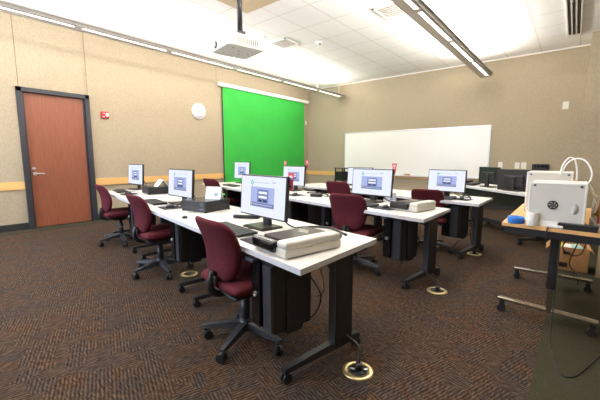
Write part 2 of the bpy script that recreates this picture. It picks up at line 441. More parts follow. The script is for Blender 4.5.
# projector on its pole
t = thing('projector', 'white ceiling projector on a black pole', 'projector', (-3.28, 2.79, 2.48), R(-11))
b = MB(); W, D_, H = .47, .49, .13
def rrect(w, d, r, n=5):
    P = []
    for cx, cy, a0 in ((w / 2 - r, d / 2 - r, 0), (-w / 2 + r, d / 2 - r, 90), (-w / 2 + r, -d / 2 + r, 180), (w / 2 - r, -d / 2 + r, 270)):
        for k in range(n + 1):
            a = R(a0 + 90 * k / n); P.append((cx + r * cos(a), cy + r * sin(a)))
    return P
b.prism(M['projbody'], rrect(W, D_, .06), .008, H).prism(M['projbody'], rrect(W - .04, D_ - .04, .05), H, H + .012)
b.obj('body', t)
b = MB().prism(M['projbot'], rrect(W - .012, D_ - .012, .055), 0, .008)
for x, y in ((-.12, -.13), (.12, -.13), (0, .14), (.05, -.02), (-.05, .04)): b.cyl(M['black'], (x, y, -.004), (x, y, .001), .008, n=10)
b.obj('underside', t)
b = MB()
for k in range(11): b.box(M['ventd'], (W / 2 + .0005, -.13 + k * .026, .062), (.003, .008, .06))
b.obj('side_grille', t)
MB().cyl(M['black'], (-.1, -D_ / 2 - .012, .06), (-.1, -D_ / 2 + .01, .06), .04).cyl(M['gloss'], (-.1, -D_ / 2 - .016, .06), (-.1, -D_ / 2 - .01, .06), .03).obj('lens', t)
b = MB()
for sx in (-1, 1):
    for sy in (-1, 1): b.tube(M['alu'], [(.06, 0, H + .075), (.03 + sx * .07, sy * .07, H + .07), (sx * .13, sy * .13, H + .012)], .008, 6)
b.box(M['black'], (.06, 0, H + .075), (.1, .1, .03), .006)
b.obj('mount_bracket', t)
MB().cyl(M['black'], (.06, 0, H + .07), (.06, 0, ZC - 2.48), .031).cyl(M['black'], (.06, 0, ZC - 2.495), (.06, 0, ZC - 2.48), .075).obj('pole', t)
MB().tube(M['alu'], [(-.12, .08, H + .012), (-.15, .06, H + .06), (-.08, .03, H + .1), (-.02, .02, H + .12)], .012, 8).obj('cable', t)

# ------------------------------------------------------------------ wall things
t = thing('projection_screen', 'bright green pull-down backdrop hanging from a white case on the wall', 'screen', (XL, 5.28, 3.0))
b = MB().box(M['white'], (.056, 1.8, .02), (.1, 3.6, .1), .03, seg=3); b.obj('case', t)
b = MB()
for y in (.01, 3.59): b.box(M['offwhite'], (.055, y, .02), (.108, .03, .108), .02)
b.obj('end_cap', t)
b = MB(); n = 24
for k in range(n):
    y0, y1 = .13 + k * 3.28 / n, .13 + (k + 1) * 3.28 / n
    f0, f1 = .05 + .0045 * sin(k * .9), .05 + .0045 * sin((k + 1) * .9)
    b.quad(M['green'], [(f0, y0, -2.6), (f1, y1, -2.6), (f1, y1, -.02), (f0, y0, -.02)])
b.quad(M['green'], [(.044, .13, -2.6), (.044, 3.41, -2.6), (.044, 3.41, -.02), (.044, .13, -.02)])
b.obj('cloth', t)
MB().cyl(M['black'], (.05, .12, -2.61), (.05, 3.42, -2.61), .014).obj('bottom_bar', t)
MB().box(M['black'], (.046, .118, -1.31), (.012, .018, 2.58)).obj('dark_side_hem', t)

t = thing('wall_clock', 'round white wall clock beside the green backdrop', 'clock', (XL, 4.715, 2.30))
Ty = Matrix.Rotation(pi / 2, 4, 'Y')
MB().lathe(M['white'], [(.185, 0), (.185, .035), (.175, .045), (.165, .04)], T=Ty, n=40).obj('case', t)
MB().lathe(M['paper'], [(.165, .03), (.165, .041)], T=Ty, n=40).obj('dial', t)
b = MB()
for k in range(12):
    a = k * pi / 6; b.box(M['seam'], (.0415, sin(a) * .14, cos(a) * .14), (.001, .008, .022), 0, (-a, 0, 0))
b.obj('hour_marks', t)
MB().box(M['seam'], (.043, -.03, .015), (.002, .08, .009), 0, (-.5, 0, 0)).obj('hour_hand', t)
MB().box(M['seam'], (.045, .05, .01), (.002, .11, .006), 0, (.2, 0, 0)).obj('minute_hand', t)

t = thing('fire_alarm', 'small red fire alarm strobe right of the door', 'alarm', (XL, 2.635, 2.01))
MB().box(M['redcover'], (.02, 0, 0), (.04, .135, .125), .008).obj('housing', t)
MB().box(M['white'], (.05, .03, .005), (.03, .05, .06), .01).obj('strobe', t)
MB().box(M['white'], (.0405, -.03, -.03), (.002, .035, .012)).box(M['white'], (.0405, -.02, .03), (.002, .03, .008)).obj('lettering', t)
def plate(name, label, cat, loc, wd, ht, kind, side='back', group=None):
    t = thing(name, label, cat, loc, 0 if side == 'back' else -pi / 2 + pi, group)
    if side == 'left': t.rotation_euler = (0, 0, pi / 2)
    MB().box(M['offwhite'], (0, -.004, 0), (wd, .008, ht), .003).obj('plate', t)
    b = MB()
    if kind == 'outlet':
        for z in (-.028, .028): b.box(M['offwhite'], (0, -.009, z), (.034, .006, .032), .003); b.box(M['ventd'], (-.007, -.0125, z), (.003, .001, .01)).box(M['ventd'], (.007, -.0125, z), (.003, .001, .01))
        b.obj('socket', t)
    else:
        b.box(M['offwhite'], (0, -.011, 0), (.03, .012, .05), .003); b.obj('rocker', t)
plate('wall_switch', 'white switch plate high on the wall by the right corner', 'switch', (-.235, YB, 2.29), .1, .15, 'switch')
plate('wall_outlet', 'white outlet plate right of the whiteboard, apart from the pair', 'outlet', (-1.33, YB, 1.04), .09, .14, 'outlet', group='outlet plates on the back wall')
plate('wall_outlet', 'left outlet plate of the close pair on the back wall', 'outlet', (-1.0, YB, 1.03), .09, .14, 'outlet', group='outlet plates on the back wall')
plate('wall_outlet', 'right outlet plate of the close pair on the back wall', 'outlet', (-.875, YB, 1.03), .1, .145, 'outlet', group='outlet plates on the back wall')
plate('thermostat', 'small white wall control right of the green backdrop', 'thermostat', (XL, 8.84, 2.36), .07, .13, 'switch', 'left')
t = thing('wall_control_panel', 'black horizontal control panel on the wall above the printers', 'control panel', (-.565, YB, 1.005))
MB().box(M['black'], (0, -.015, 0), (.31, .03, .135), .006).obj('housing', t)
b = MB()
for k in range(4): b.box(M['gloss'], (-.1 + k * .066, -.031, .015), (.05, .004, .05), .002)
b.obj('button_row', t)

t = thing('whiteboard', 'wide wall-mounted whiteboard with an aluminium frame', 'whiteboard', (-3.575, YB, 1.335))
W, H = 3.98, 1.24
MB().box(M['board'], (0, -.012, 0), (W - .02, .02, H - .02)).obj('panel', t)
b = MB()
for s in (-1, 1): b.box(M['alu'], (s * W / 2, -.016, 0), (.03, .032, H + .03), .004); b.box(M['alu'], (0, -.016, s * H / 2), (W, .032, .03), .004)
b.obj('frame', t)
MB().box(M['alu'], (0, -.055, -H / 2 - .008), (W - .3, .08, .014), .003).obj('tray', t)
zt_ = 1.335 - H / 2 - .001
tag(MB().box(M['wood'], (-3.53, YB - .055, zt_ + .016), (.16, .045, .032), .006).box(M['ventd'], (-3.53, YB - .055, zt_ + .04), (.15, .042, .016), .004).obj('board_eraser'),
    'brown felt eraser on the whiteboard tray', 'eraser')

# ------------------------------------------------------------------ chairs
def make_chair():
    t = thing('task_chair', '', 'chair', group='maroon task chairs')
    b = MB()
    b.lathe(M['chairblack'], [(.0, .075), (.05, .08), (.056, .1), (.045, .135), (.034, .15)], n=20)
    base = b.obj('base', t)
    for k in range(5):
        a = 2 * pi * k / 5 + pi / 2 + .85; c_, s_ = cos(a), sin(a)
        T = Matrix.Rotation(a, 4, 'Z')
        lg = MB(); tmp = bmesh.new()
        secs = [(.03, .034, .085, .135), (.12, .03, .085, .125), (.22, .024, .083, .11), (.285, .02, .078, .098), (.3, .014, .078, .094)]
        rings = [[tmp.verts.new((x, y * hw, z)) for y, z in ((-1, z0), (1, z0), (.75, z1), (-.75, z1))] for x, hw, z0, z1 in secs]
        for p, q in zip(rings, rings[1:]):
            for j in range(4): tmp.faces.new((p[j], p[(j + 1) % 4], q[(j + 1) % 4], q[j]))
        tmp.faces.new(rings[0][::-1]); tmp.faces.new(rings[-1])
        lg._add(tmp, M['chairblack'], T); lg.obj('base_leg', base)
        cs = MB(); ca = a + 1.1 + k
        px, py = .275 * c_, .275 * s_
        cs.cyl(M['black'], (px, py, .055), (px, py, .085), .009, n=10)
        dx, dy = cos(ca) * .012, sin(ca) * .012; ox, oy = -sin(ca) * .018, cos(ca) * .018
        for s in (-1, 1): cs.cyl(M['black'], (px + ox + s * dx * .6, py + oy + s * dy * .6, .0285), (px + ox + s * dx * 2.1, py + oy + s * dy * 2.1, .0285), .0285, n=18)
        cs.lathe(M['black'], [(.022, .04), (.02, .056), (.008, .062)], c=(px + ox * .5, py + oy * .5, 0), n=12)
        cs.obj('caster', base)
    MB().cyl(M['chairblack'], (0, 0, .13), (0, 0, .29), .03).cyl(M['black'], (0, 0, .29), (0, 0, .37), .019).obj('gas_column', t)
    b = MB().box(M['black'], (0, 0, .375), (.2, .24, .03), .01).box(M['black'], (0, -.02, .35), (.1, .16, .04), .012)
    b.obj('seat_mechanism', t)
    MB().tube(M['black'], [(.06, .03, .355), (.16, .05, .35), (.25, .06, .345)], .007, 8).box(M['black'], (.265, .062, .344), (.05, .03, .012), .005).obj('lever', t)
    b = MB()
    hw = lambda t_: (.24 if t_ > .12 else .20 + .04 * sqrt(max(0, 1 - ((.12 - t_) / .12) ** 2))) if t_ < .85 else .19 + .05 * sqrt(max(0, 1 - ((t_ - .85) / .15) ** 2))
    def pl(x, l, o):
        y = l - .21
        return (x, y, .43 + o - 1.1 * max(0, y - .12) ** 2 * 1.5 + .25 * x * x * .6)
    b.pillow(M['maroon'], hw, .46, .095, pl); b.obj('seat', t)
    MB().box(M['black'], (0, .0, .388), (.40, .38, .016), .007).obj('seat_pan', t)
    b = MB().tube(M['black'], [(0, -.08, .365), (0, -.16, .362), (0, -.225, .385), (0, -.245, .44), (0, -.225, .52)], .022, 10)
    b.box(M['black'], (0, -.228, .475), (.1, .02, .05), .008)
    b.obj('back_support', t)
    b = MB()
    def hwb(t_):
        w = .135 + .07 * sin(min(1, t_ / .6) * pi / 2)
        if t_ < .15: w -= .06 * (1 - sqrt(max(0, 1 - ((.15 - t_) / .15) ** 2)))
        if t_ > .8: w -= .075 * (1 - sqrt(max(0, 1 - ((t_ - .8) / .2) ** 2)))
        return w
    def plb(x, l, o):
        u = l / .40
        return (x, -.185 + .028 * sin(u * pi * .9) - .085 * u * u + .55 * x * x - o, .465 + l * .95)
    b.pillow(M['maroon'], hwb, .40, .075, plb); b.obj('backrest', t)
    return t
chair0 = make_chair()
CH = [
    ('maroon task chair nearest the camera, pushed to the front table', (-1.60, 1.38), -9),
    ('maroon task chair at the middle table of the front row', (-3.29, 1.685), -6),
    ('maroon task chair closest to the door, at the far end of the front row', (-4.88, 1.945), -8),
    ('maroon task chair at the second row, in front of the screen beside the scanner', (-1.76, 3.07), 4),
    ('maroon task chair behind the front row, backed by the green backdrop', (-4.85, 3.66), 0),
    ('maroon task chair at the right end of the last row, behind the far scanner', (-1.40, 4.37), 4),
    ('maroon task chair half hidden behind the larger chair of the second row', (-2.80, 4.5), 2),
]
for k, (lab, (x, y), rz) in enumerate(CH):
    c = chair0 if k == 0 else copy_tree(chair0)
    c['label'] = lab; c.location = (x, y, 0); c.rotation_euler = (0, 0, R(rz))
    if k == 0: near_chair = c
    if k == 5: c.scale = (.97, .97, .97)     # a slightly smaller chair

for o in kids(near_chair):
    if o.name.startswith('base'): o.rotation_euler = (0, 0, .3)

# ------------------------------------------------------------------ tables
ZT = .69
class Row:
    def __init__(s, x, y, slope):
        s.o = Vector((x, y)); s.a = math.atan(slope); s.u = Vector((-cos(s.a), sin(s.a))); s.v = Vector((sin(s.a), cos(s.a)))
    def at(s, l, d):                       # l metres to the left of the row's right end, d metres back from the front edge
        p = s.o + s.u * l + s.v * d; return (p.x, p.y)
def xy_at(p, z): return (p[0], p[1], z)

def table(row, l0, l1, label, depth=.755, right_cut=0, left_cut=0, feet_in=(.2, .2), shade_sheet=False, fy=(.05, .66), cy=.48):
    """training table; right_cut shears the right end so that it runs parallel to the side walls"""
    ox, oy = row.at(l0, 0)
    t = thing('training_table', label, 'table', (ox, oy, 0), -row.a, 'white training tables in rows')
    L = l1 - l0
    poly = [(0, 0), (-right_cut, depth), (-L + left_cut, depth), (-L, 0)]
    b = MB(); b.prism(M['white_lam'], poly, ZT - .03, ZT, m_side=M['edge']); b.obj('tabletop', t)
    for k, x in enumerate((-feet_in[0], -L + feet_in[1])):
        lg = MB()
        lg.box(M['blacksteel'], (x, cy, .355), (.06, .145, .57), .006)
        lg.box(M['slate'], (x, cy - .077, .355), (.05, .012, .54), .003)
        lg.box(M['blacksteel'], (x, depth * .52, ZT - .045), (.07, depth * .75, .03), .004)
        o = lg.obj('leg', t)
        f = MB(); tmp = bmesh.new()
        y0, y1 = fy
        secs = [(y0, .022, .062, .085), (y0 + .25, .026, .062, .1), (cy, .03, .062, .108), (y1 - .1, .026, .062, .1), (y1, .022, .062, .085)]
        rings = [[tmp.verts.new((x + sx * hw, yy, z)) for sx, z in ((-1, z0), (1, z0), (.8, z1), (-.8, z1))] for yy, hw, z0, z1 in secs]
        for p, q in zip(rings, rings[1:]):
            for j in range(4): tmp.faces.new((p[j], p[(j + 1) % 4], q[(j + 1) % 4], q[j]))
        tmp.faces.new(rings[0][::-1]); tmp.faces.new(rings[-1])
        f._add(tmp, M['blacksteel']); f.obj('foot', o)
        for yy in (y0 + .02, y1 - .02):
            c = MB()
            for s in (-1, 1): c.cyl(M['black'], (x + s * .006, yy, .028), (x + s * .02, yy, .028), .028, n=16)
            c.box(M['black'], (x, yy, .05), (.03, .03, .03), .004); c.obj('caster', o)
    MB().box(M['blacksteel'], (-L / 2, depth * .45, ZT - .05), (L - feet_in[0] - feet_in[1], .05, .035), .004).obj('beam', t)
    if shade_sheet:
        MB().box(M['black'], (-L / 2, depth - .14, ZT - .26), (L - .08, .012, .44), .003).obj('modesty_or_shade_panel', t)  # black sheet added to stand in for the darkness beneath the tabletop
    return t
RA = Row(-.932, 1.136, .1853)
RB = Row(-.932, 2.764, .205); p = RB.at(1.49, 0); RB2 = Row(p[0], p[1], .245)
RC = Row(-.783, 4.089, .21)
table(RA, 0, 1.545, 'white table nearest the camera, with the silver scanner on its end', right_cut=.14, feet_in=(.185, .17), fy=(.035, .64))
table(RA, 1.55, 3.115, 'white table in the middle of the front row', feet_in=(.19, .19))
table(RA, 3.12, 4.72, 'white table at the door end of the front row', feet_in=(.22, .25))
table(RB, 0, 1.485, 'white table of the second row with the far silver scanner', right_cut=.155, feet_in=(.2, .17))
table(RB2, .005, 1.70, 'white table in the middle of the second row', shade_sheet=True, feet_in=(.2, .2), right_cut=.035)
table(RB2, 1.705, 3.45, 'white table of the second row in front of the green backdrop', shade_sheet=True, feet_in=(.2, .2))
table(RC, 0, 1.545, 'white table at the right end of the last row', right_cut=.155, feet_in=(.2, .17))
table(RC, 1.55, 3.45, 'white table at the left end of the last row, by the whiteboard corner', feet_in=(.2, .2), shade_sheet=True)

# ------------------------------------------------------------------ computers
def tower_proto():
    t = thing('computer_tower', '', 'computer', group='black computer towers hung under the tables')
    W, D_, H = .18, .13, .40
    MB().box(M['black'], (0, D_ / 2, H / 2), (W, D_, H), .006).obj('case', t)
    b = MB().box(M['gloss'], (-.045, -.004, H / 2), (.075, .012, H - .02), .003).box(M['chairblack'], (.05, -.003, H / 2), (.07, .01, H - .02), .003)
    b.obj('front_panel', t)
    MB().lathe(M['alu'], [(.016, 0), (.016, .004), (.011, .004), (.011, .002)], c=(-.045, -.01, H * .5), T=Matrix.Rotation(pi / 2, 4, 'X'), n=18).obj('power_button', t)
    b = MB().box(M['slate'], (0, D_ / 2, H + .008), (W + .02, .04, .012))
    for s in (-1, 1): b.box(M['blacksteel'], (s * (W / 2 + .005), D_ / 2, H / 2), (.008, .05, H + .03))
    b.box(M['blacksteel'], (0, D_ / 2, -.006), (W + .02, .05, .01))
    b.box(M['slate'], (-.06, .0, H + .002), (.07, .05, .02), .004)
    b.obj('hanger_bracket', t)
    return t
tw = tower_proto()
TW = [(RA, .385, .05, 'black computer tower hung under the nearest table'),
      (RA, 1.98, .13, 'black computer tower hung under the middle table of the front row'),
      (RA, 3.62, .13, 'black computer tower hung under the door-end table of the front row'),
      (RB, .40, .14, 'black computer tower under the second-row table with the far scanner'),
      (RB2, .62, .13, 'black computer tower under the middle table of the second row'),
      (RB2, 2.62, .13, 'black computer tower with a green light, under the table by the green backdrop'),
      (RB, 1.30, .20, 'black computer tower behind the second-row chair, at the inner end of the end table'),
      (RC, .38, .13, 'black computer tower under the right end of the last row'),
      (RC, 2.2, .13, 'black computer tower under the left table of the last row')]
for k, (row, l, dd, lab) in enumerate(TW):
    o = tw if k == 0 else copy_tree(tw)
    x, y = row.at(l, dd); o.location = (x, y, ZT - .03 - .40 - .035 - .0); o.rotation_euler = (0, 0, -row.a); o['label'] = lab
    if k == 0: o.scale = (1.15, 2.1, 1.0)
    if 'green light' in lab:
        MB().box(E_LED, (-.03, -.012, .31), (.03, .006, .022), .002).obj('green_light', o)

def monitor_proto(W=.52, H=.31, lit=True):
    t = thing('computer_monitor', '', 'monitor', group='lit computer monitors')
    MB().prism(M['smoke'], rrect(.24, .19, .015), 0, .01).prism(M['smoke'], rrect(.22, .17, .015), .01, .014).obj('stand_base', t)
    MB().box(M['black'], (0, .04, .13), (.075, .03, .25), .006, (.05, 0, 0)).box(M['black'], (0, .025, .22), (.1, .03, .1), .006).obj('stand_neck', t)
    zc = .075 + H / 2
    T = Matrix.Translation((0, 0, zc)) @ Matrix.Rotation(R(-4), 4, 'X')
    b = MB(); tmp = MB().box(M['black'], (0, .008, 0), (W, .028, H), .005).box(M['black'], (0, .028, -.01), (W * .7, .02, H * .6), .008)
    bmesh.ops.transform(tmp.bm, matrix=T, verts=tmp.bm.verts[:]); tmp.obj('housing', t)
    if lit:
        s = MB(); w, h, y = W - .018, H - .022, -.0065
        def q(m, x0, x1, y0, y1, k):     # fractions from the top left
            a, b_ = -w / 2 + x0 * w, -w / 2 + x1 * w; c, d_ = h / 2 - y0 * h, h / 2 - y1 * h
            s.quad(m, [(a, y - k * .0004, d_), (b_, y - k * .0004, d_), (b_, y - k * .0004, c), (a, y - k * .0004, c)])
        q(S_BG, 0, 1, 0, 1, 0)
        q(S_GREY, .3, .66, .15, .165, 1); q(S_GREY, .72, .8, .12, .15, 1)
        q(S_LAV, .24, .78, .27, .78, 1); q(S_MID, .24, .78, .67, .78, 2)
        q(S_MID, .40, .65, .33, .66, 2)
        q(S_WHITE, .43, .62, .38, .44, 3); q(S_WHITE, .43, .62, .49, .55, 3)
        q(S_DARK, .43, .51, .59, .64, 3); q(S_DARK, .54, .62, .59, .64, 3)
        q(S_YEL, .255, .285, .695, .745, 3)
        q(S_GREY, .31, .74, .71, .73, 3)
        cx, cz = -w / 2 + .27 * w, h / 2 - .17 * h
        for r, m, k in ((.024, S_GREEN, 1), (.011, S_BG, 2)):
            yy = y - k * .0004
            s.quad(m, [(cx - r * .8, yy, cz), (cx, yy, cz - r), (cx + r * .8, yy, cz), (cx, yy, cz + r)])
        bmesh.ops.transform(s.bm, matrix=T, verts=s.bm.verts[:]); s.obj('display', t)
    MB().tube(M['black'], [(.02, .06, .2), (.05, .12, .1), (.12, .14, .02), (.3, .12, .006)], .006, 6).obj('cable', t)
    return t
mo = monitor_proto()
MO = [((-1.75, 1.69), -8, 'large lit monitor nearest the camera, on the front table'),
      ((-3.38, 2.0), -4, 'lit monitor on the middle table of the front row, before the black desktop computer'),
      ((-5.46, 2.45), -2, 'lit monitor at the end of the front row next to the door'),
      ((-1.81, 3.51), -8, 'lit monitor on the second row beside the far silver scanner'),
      ((-3.38, 3.95), -4, 'lit monitor on the second row with red flags at both upper corners'),
      ((-5.2, 4.46), -8, 'small lit monitor against the green backdrop'),
      ((-1.28, 4.58), -8, 'lit monitor at the right end of the last row'),
      ((-2.69, 4.80), -8, 'lit monitor half hidden behind the one beside the far scanner')]
for k, ((x, y), rz, lab) in enumerate(MO):
    o = mo if k == 0 else copy_tree(mo)
    o.location = (x, y, ZT); o.rotation_euler = (0, 0, R(rz)); o['label'] = lab
    if k == 0: o.scale = (1.07, 1, 1)
    if k == 7: o.scale = (.95, 1, .93)
    if k == 4: o.scale = (.9, 1, 1)
    if k == 5: o.scale = (1.06, 1, 1.12)
    if k == 6: o.scale = (.95, .95, .93)
    if k == 2: o.scale = (1.03, 1, 1.06)

def keyboard_proto():
    t = thing('keyboard', '', 'keyboard', group='black keyboards')
    MB().box(M['black'], (0, 0, .010), (.45, .15, .016), .005, (.03, 0, 0)).obj('body', t)
    b = MB()
    for r in range(5):
        for c in range(16):
            if r == 0 and 4 <= c <= 8:
                if c == 4: b.box(M['key'], (-.2175 + 6 * .029, -.052, .0195), (.14, .02, .006), 0, (.03, 0, 0))
                continue
            b.box(M['key'], (-.2175 + c * .029, -.052 + r * .026, .0195 + (-.052 + r * .026) * .03), (.024, .02, .006), 0, (.03, 0, 0))
    b.obj('keys', t)
    MB().tube(M['black'], [(.05, .074, .012), (.06, .13, .005), (.13, .18, .004)], .003, 6).obj('cable', t)
    return t
kb = keyboard_proto()
KB = [((-1.83, 1.47), -12, 'black keyboard on the nearest table by the silver scanner'),
      ((-3.66, 1.84), -12, 'black keyboard on the middle table of the front row'),
      ((-5.28, 2.13), -14, 'black keyboard at the door end of the front row'),
      ((-1.80, 3.19), -8, 'dark keyboard on the second row before the monitor beside the far scanner'),
      ((-3.33, 3.46), -12, 'black keyboard on the second row below the monitor with red cups'),
      ((-4.82, 3.87), -14, 'black keyboard in front of the green backdrop monitor'),
      ((-1.33, 4.36), -10, 'dark keyboard on the right end of the last row'),
      ((-2.62, 4.58), -10, 'black keyboard on the left table of the last row')]
for k, ((x, y), rz, lab) in enumerate(KB):
    o = kb if k == 0 else copy_tree(kb)
    o.location = (x, y, ZT); o.rotation_euler = (0, 0, R(rz)); o['label'] = lab

def mouse_and_mat():
    p = tag(MB().prism(M['rubber'], rrect(.24, .2, .012), 0, .004).obj('mouse_mat'), '', 'mouse mat', 'black mouse mats')
    t = thing('computer_mouse', '', 'mouse', group='black computer mice')
    b = MB(); tmp = bmesh.new(); bmesh.ops.create_uvsphere(tmp, u_segments=16, v_segments=10, radius=1)
    for v in tmp.verts:
        v.co = Vector((v.co.x * .03, v.co.y * .055, max(0, v.co.z) * .034))
    b._add(tmp, M['black'], None, True); b.obj('shell', t)
    MB().cyl(M['key'], (-.003, .03, .026), (.003, .03, .026), .008, n=12).obj('wheel', t)
    MB().tube(M['black'], [(0, .053, .01), (.01, .1, .004), (-.03, .17, .003)], .002, 6).obj('cable', t)
    return p, t
pm, ms = mouse_and_mat()
PM = [((-1.45, 1.40), 'on the nearest table, against the silver scanner'), ((-3.17, 1.76), 'on the middle table of the front row'),
      ((-4.82, 2.05), 'at the door end of the front row'), ((-1.46, 3.14), 'on the second row left of the far scanner'),
      ((-2.93, 3.45), 'on the second row below the monitor with red cups'), ((-1.05, 4.42), 'on the right end of the last row')]
for k, ((x, y), lab) in enumerate(PM):
    a = pm if k == 0 else copy_tree(pm); b = ms if k == 0 else copy_tree(ms)
    a.location = (x, y, ZT); b.location = (x + .01, y - .01, ZT + .004)
    a.rotation_euler = (0, 0, R(-12)); b.rotation_euler = (0, 0, R(-12 + 7 * (k % 3)))
    a['label'] = 'black mouse mat ' + lab; b['label'] = 'black mouse ' + lab

def desktop(x, y, rz, label):
    t = thing('desktop_computer', label, 'computer', (x, y, ZT), R(rz), 'flat black desktop computers')
    W, D_, H = .34, .30, .098
    MB().box(M['black'], (0, 0, .006 + H / 2), (W, D_, H), .004).obj('case', t)
    MB().box(M['gloss'], (0, 0, .007 + H), (W - .01, D_ - .01, .003)).obj('glossy_top', t)
    b = MB().box(M['black'], (0, -D_ / 2 - .006, .006 + H / 2), (W, .014, H), .004)
    b.box(M['key'], (-.08, -D_ / 2 - .0135, .08), (.2, .003, .02)).box(M['key'], (-.08, -D_ / 2 - .0135, .035), (.2, .003, .03))
    b.box(M['slate'], (.12, -D_ / 2 - .0135, .03), (.05, .003, .012)).box(M['slate'], (.12, -D_ / 2 - .0135, .075), (.03, .003, .03))
    b.obj('front_bezel', t)
    b = MB()
    for sx in (-1, 1):
        for sy in (-1, 1): b.cyl(M['black'], (sx * .16, sy * .15, 0), (sx * .16, sy * .15, .008), .014, n=10)
    b.obj('rubber_feet', t)
    return .01 + H
hD = desktop(-2.78, 1.92, 6, 'black desktop computer on the middle table, right of its monitor')
desktop(-4.65, 2.38, -12, 'black desktop computer beside the far front-row monitor by the door')
def tent(name, x, y, z, rz, label, w=.16, h=.15, tilt=14):
    t = thing(name, label, 'card', (x, y, z), R(rz), 'white folded cards')
    for s in (-1, 1):
        b = MB(); a = R(tilt)
        b.box(M['paper'], (0, -s * (h / 2) * sin(a), h / 2 * cos(a)), (w, .002, h), 0, (-s * a, 0, 0))
        if s == 1:
            for k in range(3): b.box(M['print_'], (.035, -.0015 - (h * .35 - k * .02) * -sin(a) * 0 - s * (h * .62 + k * .014) * 0 - h * sin(a) * (1 - (.28 + k * .1)), h * (.28 + k * .1) * cos(a)), (.04, .002, .01), 0, (-a, 0, 0))
        b.obj('card_face', t)
tent('folded_card', -2.72, 1.97, ZT + hD - .001, 22, 'white folded card standing on the desktop computer of the middle table', w=.17, h=.125)
tent('folded_card', -4.56, 2.40, ZT + hD - .001, -12, 'white folded card leaning on the desktop computer by the door end', w=.2, h=.12, tilt=40)
tent('folded_card', -1.64, 3.66, ZT, -8, 'white folded card standing behind the monitor beside the far scanner', w=.15, h=.11)

def scanner(x, y, rz, label, W=.295, D_=.40, H=.085):
    t = thing('flatbed_scanner', label, 'scanner', (x, y, ZT), R(rz), 'silver flatbed scanners')
    MB().box(M['silver'], (0, 0, .026), (W, D_, .05), .012).obj('body', t)
    MB().box(M['gloss'], (-.045, -D_ / 2 + .002, .050), (W - .085, .05, .064), .016, (.15, 0, 0)).obj('black_front', t)
    b = MB().box(M['silver'], (W / 2 - .045, 0, .066), (.09, D_, .044), .018, seg=3)
    b.box(M['silver'], (-W / 2 + .012, 0, .06), (.026, D_ - .02, .034), .01)
    b.obj('side_rail', t)
    lid = MB().box(M['smoke'], (-.035, .012, .067), (W - .11, D_ - .07, .03), .008)
    for k in range(3): lid.box(M['silver'], (-.02 - .02 * k, .05 + .02 * k, .0825), (.07, .006, .001), 0, (0, 0, .2))
    lid.obj('lid', t)
    MB().cyl(M['black'], (W / 2 - .02, D_ / 2 - .02, .062), (W / 2 - .02, D_ / 2 + .006, .062), .016).obj('hinge', t)
scanner(-1.18, 1.42, -11, 'large silver scanner with a glossy dark lid on the nearest table end')
scanner(-1.21, 3.26, -10, 'silver and black scanner on the second-row table end', W=.29, D_=.36)

def sheet(x, y, rz, label, z=0, w=.21, h=.297):
    t = tag(MB().box(M['paper'], (0, 0, .001), (w, h, .002)).box(M['print_'], (w / 2 - .012, 0, .0021), (.012, h * .96, .0006)).box(M['print_'], (-.02, h * .32, .0021), (w * .5, .02, .0006)).obj('paper_sheet', None, (x, y, ZT + z), R(rz)), label, 'paper', 'loose printed sheets')
    return t
sheet(-2.42, 1.66, -20, 'white paper sheet beside the chair back on the front row', w=.3, h=.22)
sheet(-4.20, 2.08, -35, 'printed paper left of the middle front-row keyboard', w=.3, h=.22)
sheet(-3.95, 2.10, -5, 'printed paper overlapping another, behind the middle front-row keyboard', .0026, w=.28, h=.21)
sheet(-.98, 4.56, 30, 'white paper under the cable at the right end of the last row')
# small black dock left of the near monitor
t = thing('card_reader', 'small black oblong reader with a clear window left of the near monitor', 'card reader', (-2.13, 1.88, ZT), R(30))
MB().box(M['black'], (0, 0, .016), (.23, .12, .032), .014).obj('body', t)
MB().box(M['white'], (-.005, 0, .0335), (.17, .085, .004), .001).obj('clear_window', t)
tag(MB().lathe(M['black'], [(.022, 0), (.022, .012), (.012, .02)], n=14).obj('cable_grommet', None, (-2.52, 1.52, ZT)), 'small dark round puck on the middle front-row table edge', 'puck')
# tangled cables and adapters on rows two and three
tag(MB().tube(M['black'], [(-1.52, 1.80, ZT + .006), (-1.42, 1.90, ZT + .012), (-1.30, 1.93, ZT + .012), (-1.12, 1.84, ZT + .008)], .009).obj('video_cable'), 'thick black cable running behind the near scanner', 'cable')
tag(MB().tube(M['black'], [(-3.0, 3.85, ZT + .008), (-2.9, 3.70, ZT + .02), (-2.78, 3.80, ZT + .014), (-2.66, 3.68, ZT + .03), (-2.58, 3.74, ZT + .008), (-2.5, 3.60, ZT + .006)], .009).obj('black_cable'), 'tangle of black cable right of the monitor with red cups', 'cable')
t = thing('power_adapter', 'black power adapter lying among cables on the second row', 'adapter', (-2.60, 3.50, ZT), R(20))
MB().box(M['black'], (0, 0, .02), (.16, .07, .04), .01).obj('brick', t)
MB().tube(M['black'], [(.08, 0, .02), (.16, .04, .006), (.2, .12, .005)], .005, 6).obj('cord', t)
tag(MB().tube(M['black'], [(-.96, 4.50, ZT + .009), (-1.0, 4.60, ZT + .03), (-1.05, 4.56, ZT + .04), (-1.08, 4.62, ZT + .01)], .009).obj('black_cable'), 'short black cable behind the mouse on the last row', 'cable')
t = thing('black_scanner', 'low black device on the left table of the last row', 'scanner', (-2.28, 4.58, ZT), R(-12))
MB().box(M['black'], (0, 0, .03), (.36, .26, .06), .01).obj('body', t)
MB().box(M['gloss'], (0, .02, .064), (.34, .2, .01), .003).obj('lid', t)
